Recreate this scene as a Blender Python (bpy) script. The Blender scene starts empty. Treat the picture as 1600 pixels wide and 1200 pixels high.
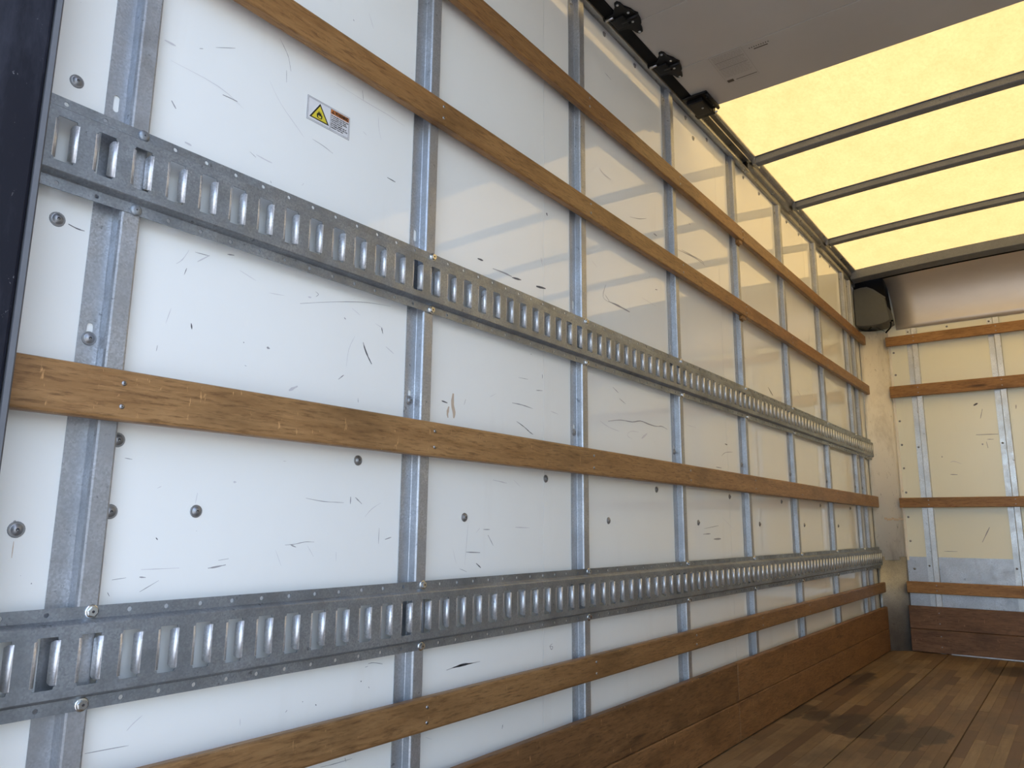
import bpy, bmesh, math, random
from mathutils import Vector, Matrix
random.seed(7)

# ------------------------------------------------------------------ camera, sky, sun, exposure
scn = bpy.context.scene
COL = scn.collection
cam_d = bpy.data.cameras.new('camera')
cam = bpy.data.objects.new('camera', cam_d)
COL.objects.link(cam)
cam_d.sensor_fit = 'HORIZONTAL'
cam_d.sensor_width = 36.0
cam_d.lens = 36.0 * 1169.02 / 1600.0
cam_d.clip_start = 0.02
_r = Vector((0.60159, -0.79876, 0.00842))
_u = Vector((-0.154441, -0.105963, 0.982303))
_f = Vector((0.783733, 0.592245, 0.187107))
M = Matrix((( _r.x, _u.x, -_f.x, -0.59417),
            ( _r.y, _u.y, -_f.y, -1.04904),
            ( _r.z, _u.z, -_f.z, 0.71178),
            (0, 0, 0, 1)))
cam.matrix_world = M
scn.camera = cam

scn.view_settings.view_transform = 'Standard'
scn.view_settings.look = 'None'
scn.view_settings.gamma = 1.0
scn.view_settings.use_curve_mapping = False
scn.view_settings.exposure = 0.0

SUN_EL, SUN_AZ = math.radians(58), math.radians(-35)   # azimuth measured from +X (front of the box)
SUN_POWER, SKY_POWER = 2.0, 0.93

world = bpy.data.worlds.new('sky')
scn.world = world
world.use_nodes = True
wn = world.node_tree.nodes
wl = world.node_tree.links
for n in list(wn): wn.remove(n)
wo = wn.new('ShaderNodeOutputWorld')
wb = wn.new('ShaderNodeBackground')
ws = wn.new('ShaderNodeTexSky')
ws.sky_type = 'NISHITA'
ws.sun_disc = False
ws.sun_elevation = SUN_EL
ws.sun_rotation = math.radians(125)
ws.dust_density = 3.0
ws.ozone_density = 1.0
wh = wn.new('ShaderNodeHueSaturation')
wh.inputs['Saturation'].default_value = 0.92
wl.new(ws.outputs[0], wh.inputs['Color'])
wl.new(wh.outputs[0], wb.inputs['Color'])
wb.inputs['Strength'].default_value = SKY_POWER
wl.new(wb.outputs[0], wo.inputs[0])

sun_d = bpy.data.lights.new('sun', 'SUN')
sun_d.energy = SUN_POWER
sun_d.angle = math.radians(0.6)
sun_d.color = (1.0, 0.95, 0.88)
sun = bpy.data.objects.new('sun', sun_d)
COL.objects.link(sun)
_to = Vector((math.cos(SUN_EL) * math.cos(SUN_AZ), math.cos(SUN_EL) * math.sin(SUN_AZ), math.sin(SUN_EL)))
sun.rotation_euler = _to.to_track_quat('Z', 'Y').to_euler()
sun.location = _to * 12
scn.cycles.diffuse_bounces = 8
scn.cycles.glossy_bounces = 6
scn.cycles.max_bounces = 12

# ------------------------------------------------------------------ materials
class NT:
    def __init__(s, name):
        s.m = bpy.data.materials.new(name); s.m.use_nodes = True
        s.t = s.m.node_tree; s.n = s.t.nodes; s.l = s.t.links
        s.b = s.n['Principled BSDF']; s.o = s.n['Material Output']
    def new(s, t, **kw):
        x = s.n.new(t)
        for k, v in kw.items():
            if k.startswith('_'): setattr(x, k[1:], v)
            else: x.inputs[k.replace('__', ' ')].default_value = v
        return x
    def pos(s, scale=(1, 1, 1)):
        g = s.new('ShaderNodeNewGeometry')
        mp = s.new('ShaderNodeMapping')
        mp.inputs['Scale'].default_value = scale
        s.l.new(g.outputs['Position'], mp.inputs['Vector'])
        return mp.outputs[0]
    def noise(s, vec, scale, detail=4, rough=.55, dist=0):
        x = s.new('ShaderNodeTexNoise', Scale=scale, Detail=detail, Roughness=rough, Distortion=dist)
        s.l.new(vec, x.inputs['Vector']); return x.outputs['Fac']
    def ramp(s, fac, stops):
        x = s.new('ShaderNodeValToRGB')
        e = x.color_ramp.elements
        while len(e) < len(stops): e.new(0.5)
        for i, (p, c) in enumerate(stops):
            e[i].position = p
            e[i].color = (c, c, c, 1) if isinstance(c, (int, float)) else tuple(c) + (1,)
        s.l.new(fac, x.inputs[0]); return x.outputs[0]
    def mix(s, fac, a, b, mode='MIX'):
        x = s.new('ShaderNodeMix', _data_type='RGBA', _blend_type=mode)
        for i, v in ((0, fac), (6, a), (7, b)):
            sock = x.inputs[i]
            if hasattr(v, 'links'): s.l.new(v, sock)
            elif i == 0: sock.default_value = v
            elif isinstance(v, (int, float)): sock.default_value = (v, v, v, 1)
            else: sock.default_value = tuple(v) + (1,)
        return x.outputs[2]
    def math(s, op, a, b=0.0):
        x = s.new('ShaderNodeMath', _operation=op)
        for i, v in enumerate((a, b)):
            if hasattr(v, 'links'): s.l.new(v, x.inputs[i])
            else: x.inputs[i].default_value = v
        return x.outputs[0]
    def bump(s, h, strength, dist):
        x = s.new('ShaderNodeBump', Strength=strength, Distance=dist)
        s.l.new(h, x.inputs['Height']); s.l.new(x.outputs[0], s.b.inputs['Normal'])
    def out(s, sock, to): s.l.new(sock, s.b.inputs[to])
    def sets(s, **kw):
        for k, v in kw.items():
            k = k.replace('_', ' ')
            s.b.inputs[k].default_value = tuple(v) + (1,) if isinstance(v, tuple) and len(v) == 3 else v

def m_plain(name, col, rough=.5, metal=0.0, spec=.5):
    t = NT(name); t.sets(Base_Color=col, Roughness=rough, Metallic=metal)
    t.b.inputs['Specular IOR Level'].default_value = spec
    t.out(t.mix(t.noise(t.pos(), 40), col, tuple(c * .8 for c in col)), 'Base Color')
    return t.m

def m_galv(name, base, rough=.42, metal=.8, dirt=.35):
    t = NT(name)
    p = t.pos()
    v = t.new('ShaderNodeTexVoronoi', Scale=380.0); t.l.new(p, v.inputs['Vector'])
    spangle = t.ramp(v.outputs['Color'], [(0, .78), (1, 1.20)])
    big = t.noise(p, 9, 5, .65)
    fine = t.noise(p, 240, 2, .5)
    c = t.mix(1.0, base, spangle, 'MULTIPLY')
    c = t.mix(t.ramp(big, [(.38, 0.0), (.72, 1.0)]), c, tuple(b * (1 - dirt) for b in base))
    c = t.mix(t.ramp(t.noise(p, 55, 3, .7), [(.66, 0), (.72, .75)]), c, tuple(b * .35 for b in base))
    t.out(c, 'Base Color'); t.sets(Metallic=metal)
    t.out(t.ramp(t.noise(p, 30, 4), [(.3, rough - .08), (.7, rough + .12)]), 'Roughness')
    t.bump(fine, .25, .0006)
    return t.m

def m_wood(name, ca, cb, cd, axis='x', rough=.42, wear=.25):
    t = NT(name)
    st = {'x': (1.6, 14, 14), 'y': (14, 1.6, 14)}[axis]
    p = t.pos(st)
    oi = t.new('ShaderNodeObjectInfo')
    off = t.new('ShaderNodeVectorMath', _operation='ADD')
    sc = t.new('ShaderNodeVectorMath', _operation='SCALE'); sc.inputs['Scale'].default_value = 37.0
    cx = t.new('ShaderNodeCombineXYZ'); t.l.new(oi.outputs['Random'], cx.inputs[0]); t.l.new(oi.outputs['Random'], cx.inputs[2])
    t.l.new(cx.outputs[0], sc.inputs[0]); t.l.new(p, off.inputs[0]); t.l.new(sc.outputs[0], off.inputs[1])
    p = off.outputs[0]
    grain = t.noise(p, 3.2, 8, .68, .5)
    fibre = t.noise(t.pos(tuple(a * 5 for a in st)), 3, 6, .7)
    c = t.mix(t.ramp(grain, [(.34, 0), (.64, 1)]), ca, cb)
    c = t.mix(t.ramp(fibre, [(.50, 0), (.66, .75)]), c, cd)
    c = t.mix(t.ramp(t.noise(t.pos(tuple(a * 9 for a in st)), 2, 4, .7), [(.56, 0), (.72, .45)]), c, tuple(min(1, x * 1.35) for x in cb))
    blotch = t.noise(t.pos((2, 2, 6)), 2.3, 4, .6)
    c = t.mix(t.ramp(blotch, [(.50, 0), (.72, .6)]), c, tuple(x * .45 for x in ca))
    knots = t.noise(t.pos(tuple(a * .8 for a in st)), 2.0, 2, .4)
    c = t.mix(t.ramp(knots, [(.70, 0), (.76, .8)]), c, tuple(x * .4 for x in cd))
    scr = t.noise(t.pos((90, 90, 25)), 1.0, 3, .8)
    c = t.mix(t.ramp(scr, [(.655, 0), (.72, wear)]), c, tuple(min(1, x * 2.1) for x in cb))
    hs = t.new('ShaderNodeHueSaturation')
    t.l.new(c, hs.inputs['Color']); t.l.new(t.ramp(oi.outputs['Random'], [(0, .85), (1, 1.12)]), hs.inputs['Value'])
    t.out(hs.outputs[0], 'Base Color'); t.sets(Roughness=rough)
    t.b.inputs['Specular IOR Level'].default_value = .35
    t.bump(fibre, .35, .0012)
    return t.m

def m_panel(name, col, rough=.018, flecks=1.0, wave=.02):
    t = NT(name)
    p = t.pos()
    c = t.mix(t.ramp(t.noise(p, 2.2, 5, .6), [(.35, 0), (.8, .35)]), col, tuple(x * .90 for x in col))
    f1 = t.noise(t.pos((20, 20, 42)), 1.0, 5, .75, 1.5)
    f2 = t.noise(t.pos((3.1, 3.1, 2.3)), 1.0, 2, .5)
    mk = t.math('MULTIPLY', t.ramp(f1, [(.70, 0), (.75, 1)]), t.ramp(f2, [(.48, 0), (.62, flecks)]))
    c = t.mix(mk, c, (.28, .27, .26))
    f3 = t.noise(t.pos((260, 260, 260)), 1.0, 2, .5)
    c = t.mix(t.ramp(f3, [(.79, 0), (.81, .8 * flecks)]), c, (.12, .12, .13))
    smear = t.noise(t.pos((9, 9, 1.4)), 1.0, 4, .6)
    c = t.mix(t.ramp(smear, [(.60, 0), (.80, .16)]), c, (.62, .56, .48))
    t.out(c, 'Base Color')
    t.out(t.ramp(t.noise(p, 6, 5, .7), [(.5, rough), (.95, rough + .05)]), 'Roughness')
    t.b.inputs['IOR'].default_value = 1.58
    if wave: t.bump(t.noise(t.pos((1, 1, .5)), 4.5, 2, .4), .6, wave)
    return t.m

MAT = {}
MAT['panel'] = m_panel('white_wall_panel', (.88, .90, .87), wave=0)
MAT['front_panel'] = m_panel('yellow_lit_front_panel', (.90, .90, .75), rough=.22, flecks=.5, wave=.0004)  # yellow light from the roof is partly put into this base colour
MAT['galv'] = m_galv('galvanized_steel', (.50, .53, .56))
MAT['post'] = m_galv('galvanized_post', (.50, .525, .555), rough=.46, dirt=.22)
MAT['track'] = m_galv('galvanized_track', (.36, .395, .43), rough=.44, dirt=.40)
MAT['front_post'] = m_galv('galvanized_front_post', (.66, .69, .72), rough=.36, metal=.75, dirt=.25)
MAT['lip'] = m_galv('sky_lit_slot_lip', (.80, .82, .84), rough=.40, metal=.75, dirt=.15)  # worn zinc made paler than the track, sky reflection put into the colour
MAT['scuff_plate'] = m_galv('worn_galvanized_plate', (.52, .55, .60), rough=.38, metal=.7, dirt=.25)
MAT['corner_plate'] = m_galv('dull_corner_plate', (.40, .41, .41), rough=.42, metal=.7, dirt=.3)
def m_alu():
    t = NT('brushed_aluminium')
    c = t.mix(t.ramp(t.noise(t.pos((1, 1.2, 3)), 3, 5, .6), [(.35, 0), (.75, .5)]), (.72, .67, .60), (.60, .54, .47))
    t.out(c, 'Base Color'); t.sets(Metallic=.55, Roughness=.42)
    t.bump(t.noise(t.pos((1, 5, 1)), 2.5, 3, .5), .4, .002)
    return t.m
MAT['alu'] = m_alu()
MAT['bow'] = m_galv('roof_bow_steel', (.17, .185, .21), rough=.5, metal=.3, dirt=.15)
MAT['rail'] = m_galv('top_rail_aluminium', (.36, .36, .35), rough=.33, metal=.85, dirt=.3)
MAT['wood'] = m_wood('varnished_slat', (.26, .127, .042), (.365, .195, .070), (.115, .050, .017))
MAT['wood_worn'] = m_wood('worn_slat', (.235, .122, .046), (.345, .195, .080), (.105, .050, .019), wear=.5)
MAT['kick'] = m_wood('kick_board', (.17, .082, .031), (.25, .132, .054), (.065, .031, .013), wear=.85, rough=.5)
MAT['wood_front'] = m_wood('front_slat', (.28, .138, .045), (.38, .205, .072), (.14, .055, .02), axis='y')
MAT['kick_front'] = m_wood('front_kick_board', (.13, .066, .035), (.215, .115, .06), (.06, .028, .014), axis='y', wear=.7, rough=.5)
MAT['screw'] = m_plain('zinc_screw', (.42, .42, .43), .35, 1.0)
MAT['fastener'] = m_plain('dull_fastener', (.34, .35, .36), .40, .75)
MAT['recess'] = m_plain('dark_recess', (.03, .03, .035), .6)
MAT['bright'] = m_plain('bright_zinc_bolt', (.80, .82, .82), .18, 1.0)
MAT['black'] = m_plain('black_plastic', (.004, .004, .0042), .6, spec=.12)
MAT['blacksteel'] = m_plain('black_hinge_steel', (.005, .005, .0055), .45, 0, spec=.25)
MAT['housing'] = m_plain('grey_plastic_housing', (.095, .10, .095), .5)
MAT['edge'] = m_plain('dull_edge_steel', (.13, .135, .145), .6, .2)
MAT['seal'] = m_plain('seam_filler', (.35, .34, .32), .8)
MAT['lab_white'] = m_plain('sticker_white', (.83, .84, .86), .3)
MAT['lab_orange'] = m_plain('sticker_orange', (.60, .20, .05), .35)
MAT['lab_yellow'] = m_plain('sticker_yellow', (.80, .66, .06), .35)
MAT['lab_black'] = m_plain('sticker_black', (.012, .012, .014), .4)
MAT['lab_faint'] = m_plain('door_print_pale', (.36, .32, .28), .5)
MAT['lab_dark'] = m_plain('door_print_dark', (.06, .045, .03), .5)
MAT['sc0'] = m_plain('scuff_dark', (.12, .12, .13), .6)
MAT['sc1'] = m_plain('scuff_mid', (.36, .36, .37), .6)
MAT['sc2'] = m_plain('scuff_light', (.68, .68, .69), .5)
MAT['sc3'] = m_plain('scuff_brown', (.62, .50, .38), .6)

def m_black_frame():
    t = NT('scuffed_black_frame')
    p = t.pos((1, 1, .25))
    c = t.mix(t.ramp(t.noise(p, 26, 6, .7), [(.45, 0), (.75, .6)]), (.008, .009, .016), (.045, .05, .07))
    c = t.mix(t.ramp(t.noise(t.pos((1, 1, .6)), 110, 4, .8), [(.66, 0), (.72, .7)]), c, (.28, .29, .31))
    t.out(c, 'Base Color'); t.sets(Roughness=.5)
    t.b.inputs['Specular IOR Level'].default_value = .25
    return t.m
MAT['frame'] = m_black_frame()

def m_roof():
    t = NT('translucent_fibreglass')
    p = t.pos((1, 1.6, 1))
    a = t.noise(p, 7, 6, .7); b = t.noise(p, 55, 5, .75, .6)
    c = t.mix(t.ramp(a, [(.3, 0), (.7, 1)]), (.43, .288, .108), (.375, .243, .086))
    c = t.mix(t.ramp(b, [(.42, 0), (.66, .38)]), c, (.24, .145, .040))
    tr = t.new('ShaderNodeBsdfTranslucent'); t.l.new(c, tr.inputs['Color'])
    df = t.new('ShaderNodeBsdfDiffuse'); df.inputs['Color'].default_value = (.82, .72, .45, 1)
    mx = t.new('ShaderNodeMixShader'); mx.inputs[0].default_value = ROOF_DIFF
    t.l.new(tr.outputs[0], mx.inputs[1]); t.l.new(df.outputs[0], mx.inputs[2])
    t.l.new(mx.outputs[0], t.o.inputs['Surface'])
    return t.m
ROOF_DIFF = .25
MAT['roof'] = m_roof()

def m_door():
    t = NT('white_door_laminate')
    p = t.pos()
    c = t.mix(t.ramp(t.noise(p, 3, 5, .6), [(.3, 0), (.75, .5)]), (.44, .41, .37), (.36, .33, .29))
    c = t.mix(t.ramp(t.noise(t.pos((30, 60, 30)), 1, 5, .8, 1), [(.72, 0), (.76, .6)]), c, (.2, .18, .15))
    t.out(c, 'Base Color'); t.sets(Roughness=.30)
    t.bump(t.noise(t.pos((1, .8, 1)), 5, 2, .4), .5, .004)
    return t.m
MAT['door'] = m_door()

def stain_mask(t):
    # dried dark spill on the boards, in floor coordinates (metres)
    spots = [(2.62, -.06, .16, .05), (2.60, -.15, .12, .05), (2.55, -.26, .20, .07), (2.62, -.38, .22, .07),
             (2.40, -.46, .16, .06), (2.55, -.53, .16, .06), (3.50, -.10, .22, .06), (2.45, -.33, .13, .05), (4.2, -.66, .2, .1)]
    g = t.pos()
    nz = t.new('ShaderNodeTexNoise', Scale=9.0, Detail=4.0); t.l.new(g, nz.inputs['Vector'])
    sub = t.new('ShaderNodeVectorMath', _operation='SUBTRACT'); t.l.new(nz.outputs['Color'], sub.inputs[0]); sub.inputs[1].default_value = (.5, .5, .5)
    sc = t.new('ShaderNodeVectorMath', _operation='SCALE'); sc.inputs['Scale'].default_value = .16; t.l.new(sub.outputs[0], sc.inputs[0])
    ad = t.new('ShaderNodeVectorMath', _operation='ADD'); t.l.new(g, ad.inputs[0]); t.l.new(sc.outputs[0], ad.inputs[1])
    acc = None
    for x, y, a, b in spots:
        mp = t.new('ShaderNodeMapping', _vector_type='POINT')
        mp.inputs['Location'].default_value = (-x / a, -y / b, 0); mp.inputs['Scale'].default_value = (1 / a, 1 / b, 0)
        t.l.new(ad.outputs[0], mp.inputs['Vector'])
        ln = t.new('ShaderNodeVectorMath', _operation='LENGTH'); t.l.new(mp.outputs[0], ln.inputs[0])
        r = t.ramp(ln.outputs['Value'], [(.75, 1.0), (1.0, 0.0)])
        acc = r if acc is None else t.math('MAXIMUM', acc, r)
    return acc

def m_floor():
    t = NT('laminated_oak_floor')
    oi = t.new('ShaderNodeObjectInfo')
    base = t.ramp(oi.outputs['Random'], [(0, (.16, .102, .056)), (.17, (.29, .205, .115)), (.30, (.20, .13, .068)), (.46, (.31, .225, .13)),
                                          (.60, (.24, .16, .082)), (.74, (.105, .060, .040)), (.86, (.26, .175, .095)), (1, (.092, .054, .040))])
    g = t.noise(t.pos((3, 40, 3)), 2.0, 6, .7, .4)
    c = t.mix(t.ramp(g, [(.35, 0), (.75, .55)]), base, (.11, .065, .032))
    d = t.noise(t.pos((1.2, 1.8, 1)), 2.2, 5, .65)
    c = t.mix(t.ramp(d, [(.44, 0), (.70, .75)]), c, (.095, .066, .044))
    c = t.mix(t.ramp(t.noise(t.pos((14, 22, 1)), 1.5, 5, .8), [(.64, 0), (.74, .7)]), c, (.30, .22, .13))
    c = t.mix(t.math('MULTIPLY', stain_mask(t), .72), c, (.045, .034, .027))
    t.out(c, 'Base Color'); t.sets(Roughness=.52)
    t.b.inputs['Specular IOR Level'].default_value = .3
    t.bump(g, .3, .0008)
    return t.m
MAT['floor'] = m_floor()
MAT['ground'] = m_plain('pale_concrete_ground', (.42, .41, .39), .9)

# ------------------------------------------------------------------ helpers
WLOC = {}
def wloc(o): return WLOC.get(o.name, Vector((0, 0, 0))) if o else Vector((0, 0, 0))
def put(o, parent, origin):
    COL.objects.link(o)
    o.parent = parent
    origin = Vector(origin)
    o.location = origin - wloc(parent)
    WLOC[o.name] = origin
    return o
def meta(o, label=None, cat=None, group=None, kind=None):
    if label: o['label'] = label
    if cat: o['category'] = cat
    if group: o['group'] = group
    if kind: o['kind'] = kind
    return o
def empty(name, loc, **kw):
    e = bpy.data.objects.new(name, None); e.empty_display_size = .1
    put(e, None, loc); return meta(e, **kw)

class MB:
    """collects shapes in world coordinates into one mesh"""
    def __init__(s): s.v = []; s.f = []; s.mi = []; s.mats = []; s.smooth = []
    def mat(s, m):
        if m not in s.mats: s.mats.append(m)
        return s.mats.index(m)
    def raw(s, vs, fs, m=None, smooth=False):
        o = len(s.v); s.v += [tuple(v) for v in vs]
        i = s.mat(m) if m else 0
        for f in fs: s.f.append(tuple(o + k for k in f)); s.mi.append(i); s.smooth.append(smooth)
        return s
    def box(s, x0, x1, y0, y1, z0, z1, m=None, ch=0.0):
        if ch <= 0:
            vs = [(x, y, z) for x in (x0, x1) for y in (y0, y1) for z in (z0, z1)]
            fs = [(0, 1, 3, 2), (4, 6, 7, 5), (0, 4, 5, 1), (2, 3, 7, 6), (0, 2, 6, 4), (1, 5, 7, 3)]
            return s.raw(vs, fs, m)
        bm = bmesh.new(); bmesh.ops.create_cube(bm, size=1)
        for v in bm.verts:
            v.co = Vector(((x0 + x1) / 2 + v.co.x * (x1 - x0), (y0 + y1) / 2 + v.co.y * (y1 - y0), (z0 + z1) / 2 + v.co.z * (z1 - z0)))
        bmesh.ops.bevel(bm, geom=bm.edges[:], offset=ch, segments=2, profile=.5, affect='EDGES')
        return s.bm(bm, m)
    def bm(s, bm, m=None, smooth=False):
        bm.verts.index_update()
        s.raw([v.co[:] for v in bm.verts], [[v.index for v in f.verts] for f in bm.faces], m, smooth); bm.free(); return s
    def extr(s, prof, axis, a, b, m=None, closed=True, smooth=False):
        """profile of 2D points extruded along an axis: axis x -> prof (y,z); y -> (x,z); z -> (x,y)"""
        def P(p, t):
            return {'x': (t, p[0], p[1]), 'y': (p[0], t, p[1]), 'z': (p[0], p[1], t)}[axis]
        n = len(prof)
        vs = [P(p, a) for p in prof] + [P(p, b) for p in prof]
        fs = [(i, (i + 1) % n, n + (i + 1) % n, n + i) for i in range(n if closed else n - 1)]
        if closed: fs += [tuple(range(n))[::-1], tuple(range(n, 2 * n))]
        return s.raw(vs, fs, m, smooth)
    def cyl(s, c, axis, r, h, m=None, n=14, r2=None, smooth=True):
        """from c along axis vector for h"""
        A = Vector(axis).normalized(); U = A.orthogonal().normalized(); V = A.cross(U)
        c = Vector(c); r2 = r if r2 is None else r2
        vs = [c + (U * math.cos(2 * math.pi * i / n) + V * math.sin(2 * math.pi * i / n)) * r for i in range(n)]
        vs += [c + A * h + (U * math.cos(2 * math.pi * i / n) + V * math.sin(2 * math.pi * i / n)) * r2 for i in range(n)]
        o = len(s.v)
        s.raw(vs, [(i, (i + 1) % n, n + (i + 1) % n, n + i) for i in range(n)], m, smooth)
        i0 = s.mat(m) if m else 0
        s.f.append(tuple(o + i for i in range(n))[::-1]); s.mi.append(i0); s.smooth.append(False)
        s.f.append(tuple(o + n + i for i in range(n))); s.mi.append(i0); s.smooth.append(False)
        return s
    def lathe(s, c, axis, prof, m=None, n=18):
        """prof: (radius, height along axis)"""
        A = Vector(axis).normalized(); U = A.orthogonal().normalized(); V = A.cross(U); c = Vector(c)
        vs = []
        for r, h in prof:
            for i in range(n):
                vs.append(c + A * h + (U * math.cos(2 * math.pi * i / n) + V * math.sin(2 * math.pi * i / n)) * r)
        fs = [(k * n + i, k * n + (i + 1) % n, (k + 1) * n + (i + 1) % n, (k + 1) * n + i) for k in range(len(prof) - 1) for i in range(n)]
        fs.append(tuple(range((len(prof) - 1) * n, len(prof) * n)))
        return s.raw(vs, fs, m, True)
    def tube(s, pts, r, m=None, n=8):
        pts = [Vector(p) for p in pts]
        rings = []
        for i, p in enumerate(pts):
            d = (pts[min(i + 1, len(pts) - 1)] - pts[max(i - 1, 0)]).normalized()
            U = d.orthogonal().normalized(); V = d.cross(U)
            rings.append([p + (U * math.cos(2 * math.pi * k / n) + V * math.sin(2 * math.pi * k / n)) * r for k in range(n)])
        vs = [v for R_ in rings for v in R_]
        fs = [(j * n + k, j * n + (k + 1) % n, (j + 1) * n + (k + 1) % n, (j + 1) * n + k) for j in range(len(pts) - 1) for k in range(n)]
        return s.raw(vs, fs, m, True)
    def build(s, name, m=None, parent=None, origin=None, solid=0.0, weld=False, **kw):
        if m: s.mats = [m] if not s.mats else s.mats
        xs, ys, zs = zip(*s.v)
        if origin is None: origin = ((min(xs) + max(xs)) / 2, (min(ys) + max(ys)) / 2, min(zs))
        o3 = Vector(origin)
        me = bpy.data.meshes.new(name)
        me.from_pydata([tuple(Vector(v) - o3) for v in s.v], [], s.f)
        for mm in s.mats: me.materials.append(mm)
        me.polygons.foreach_set('material_index', s.mi)
        me.polygons.foreach_set('use_smooth', s.smooth)
        me.validate(); me.update()
        b = bmesh.new(); b.from_mesh(me)
        if weld: bmesh.ops.remove_doubles(b, verts=b.verts[:], dist=.00012)
        bmesh.ops.recalc_face_normals(b, faces=b.faces[:]); b.to_mesh(me); b.free()
        o = bpy.data.objects.new(name, me)
        put(o, parent, o3)
        if solid:
            md = o.modifiers.new('thickness', 'SOLIDIFY'); md.thickness = solid; md.offset = 0
        return meta(o, **kw)
def clone(src, parent, origin, name=None, **kw):
    o = src.copy()
    if name: o.name = name
    for k in ('label', 'category', 'group', 'kind'):
        if k in o: del o[k]
    put(o, parent, origin)
    return meta(o, **kw)

def plate_with_holes(outer, holes):
    """2D plate, returns verts, tris"""
    bm = bmesh.new(); es = []
    for loop in [outer] + holes:
        vs = [bm.verts.new((p[0], p[1], 0)) for p in loop]
        for i in range(len(vs)): es.append(bm.edges.new((vs[i], vs[(i + 1) % len(vs)])))
    bmesh.ops.triangle_fill(bm, use_beauty=True, use_dissolve=False, edges=es)
    bm.verts.index_update()
    out = [tuple(v.co[:2]) for v in bm.verts], [tuple(v.index for v in f.verts) for f in bm.faces]
    bm.free(); return out
def circ(cx, cy, r, n=10): return [(cx + r * math.cos(2 * math.pi * i / n), cy + r * math.sin(2 * math.pi * i / n)) for i in range(n)]
def obround(cx, cy, r, L, n=6):
    return [(cx + r * math.cos(math.pi * i / n), cy + L / 2 - r + r * math.sin(math.pi * i / n)) for i in range(n + 1)] + \
           [(cx + r * math.cos(math.pi + math.pi * i / n), cy - L / 2 + r + r * math.sin(math.pi + math.pi * i / n)) for i in range(n + 1)]

# ------------------------------------------------------------------ main dimensions (metres)
P = .6096                       # post pitch
D = .0202                       # depth of wall posts
XR, XW, XF = -.1134, -.1439, -.1706
X_REAR, X_FRONT = -.33, 4.63
W = 2.33                        # inside width
H = 2.33                        # roof height at the wall
def crown(y): return H + .036 * (1 - ((y + W / 2) / (W / 2)) ** 2)

def m_column():
    t = NT('dirty_corner_sheet')
    c = t.mix(t.ramp(t.noise(t.pos((8, 8, 2.2)), 1, 6, .7, .8), [(.46, 0), (.72, .65)]), (.88, .84, .74), (.42, .37, .29))
    c = t.mix(t.ramp(t.noise(t.pos((60, 60, 26)), 1, 5, .75), [(.62, 0), (.70, .6)]), c, (.25, .22, .18))
    t.out(c, 'Base Color'); t.sets(Roughness=.38)
    return t.m
MAT['column'] = m_column()

# ------------------------------------------------------------------ ground outside
MB().box(-40, 40, -40, 40, -1.15, -.95).build('ground', MAT['ground'], kind='structure')

# ------------------------------------------------------------------ floor
floor = empty('floor', (2.15, -W / 2, -.03), kind='structure')
MB().box(X_REAR, X_FRONT + .02, -W + .001, -.001, -.075, -.036).build('floor_light_block', MAT['floor'], floor)  # added slab, unseen, stops light leaking between the boards
strip_src = None
bw = .291
for k in range(8):
    y1 = -.044 - bw * k if k else -.002
    y0 = -.044 - bw * (k + 1) if k < 7 else -W + .002
    bd = MB().box(X_REAR, X_FRONT + .02, y0 + .0012, y1 - .0012, -.034, -.0045).build('floor_board', MAT['floor'], floor)
    ns = 8; sw = (y1 - y0 - .004) / ns
    for j in range(ns):
        yc = y0 + .002 + sw * (j + .5)
        x = X_REAR - random.uniform(0, .6)
        while x < X_FRONT + .02:
            L = random.uniform(.22, .85)
            xa, xb = max(x, X_REAR), min(x + L, X_FRONT + .02)
            if xb - xa > .03:
                if strip_src is None:
                    mb = MB().box(-.5, .5, -.5, .5, -1, 0)
                    strip_src = mb.build('strip', MAT['floor'], bd, origin=(0, 0, 0))
                    o = strip_src
                    o.location = Vector(((xa + xb) / 2, yc, -.0)) - wloc(bd)
                else:
                    o = strip_src.copy(); COL.objects.link(o); o.parent = bd
                    o.location = Vector(((xa + xb) / 2, yc, 0)) - wloc(bd)
                o.scale = (xb - xa - .0006, sw - .0005, .0045)
                o.location.z -= random.choice((0, .0001, .0003))
            x += L

# ------------------------------------------------------------------ side walls
wall_left = MB().box(X_REAR, X_FRONT + .06, .004, .034, -.1, H + .01).build('wall_left', MAT['panel'], kind='structure')
seams = [X_REAR, .925, 2.144, 3.363, X_FRONT + .01]
for a, b in zip(seams[:-1], seams[1:]):
    MB().box(a + .0006, b - .0006, 0, .004, -.03, 2.268).build('wall_panel', MAT['panel'], wall_left)
wall_right = MB().box(X_REAR, X_FRONT + .06, -W - .034, -W - .004, -.1, H + .01).build('wall_right', MAT['panel'], kind='structure')
for a, b in zip(seams[:-1], seams[1:]):
    MB().box(a + .0006, b - .0006, -W - .004, -W, -.03, 2.268).build('wall_panel', MAT['panel'], wall_right)
wall_front = MB().box(X_FRONT + .006, X_FRONT + .05, -W, .0, -.1, 2.02).build('wall_front', MAT['front_panel'], kind='structure')
MB().box(X_FRONT, X_FRONT + .005, -W / 2, -.15, .545, 1.99).build('wall_panel', MAT['front_panel'], wall_front)
MB().box(X_FRONT, X_FRONT + .005, -W + .01, -W / 2 - .001, .545, 1.99).build('wall_panel', MAT['front_panel'], wall_front)
MB().box(X_FRONT - .0025, X_FRONT + .003, -W + .01, -.15, -.01, .552).build('scuff_plate', MAT['scuff_plate'], wall_front, label='dented galvanized lower plate')

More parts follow.
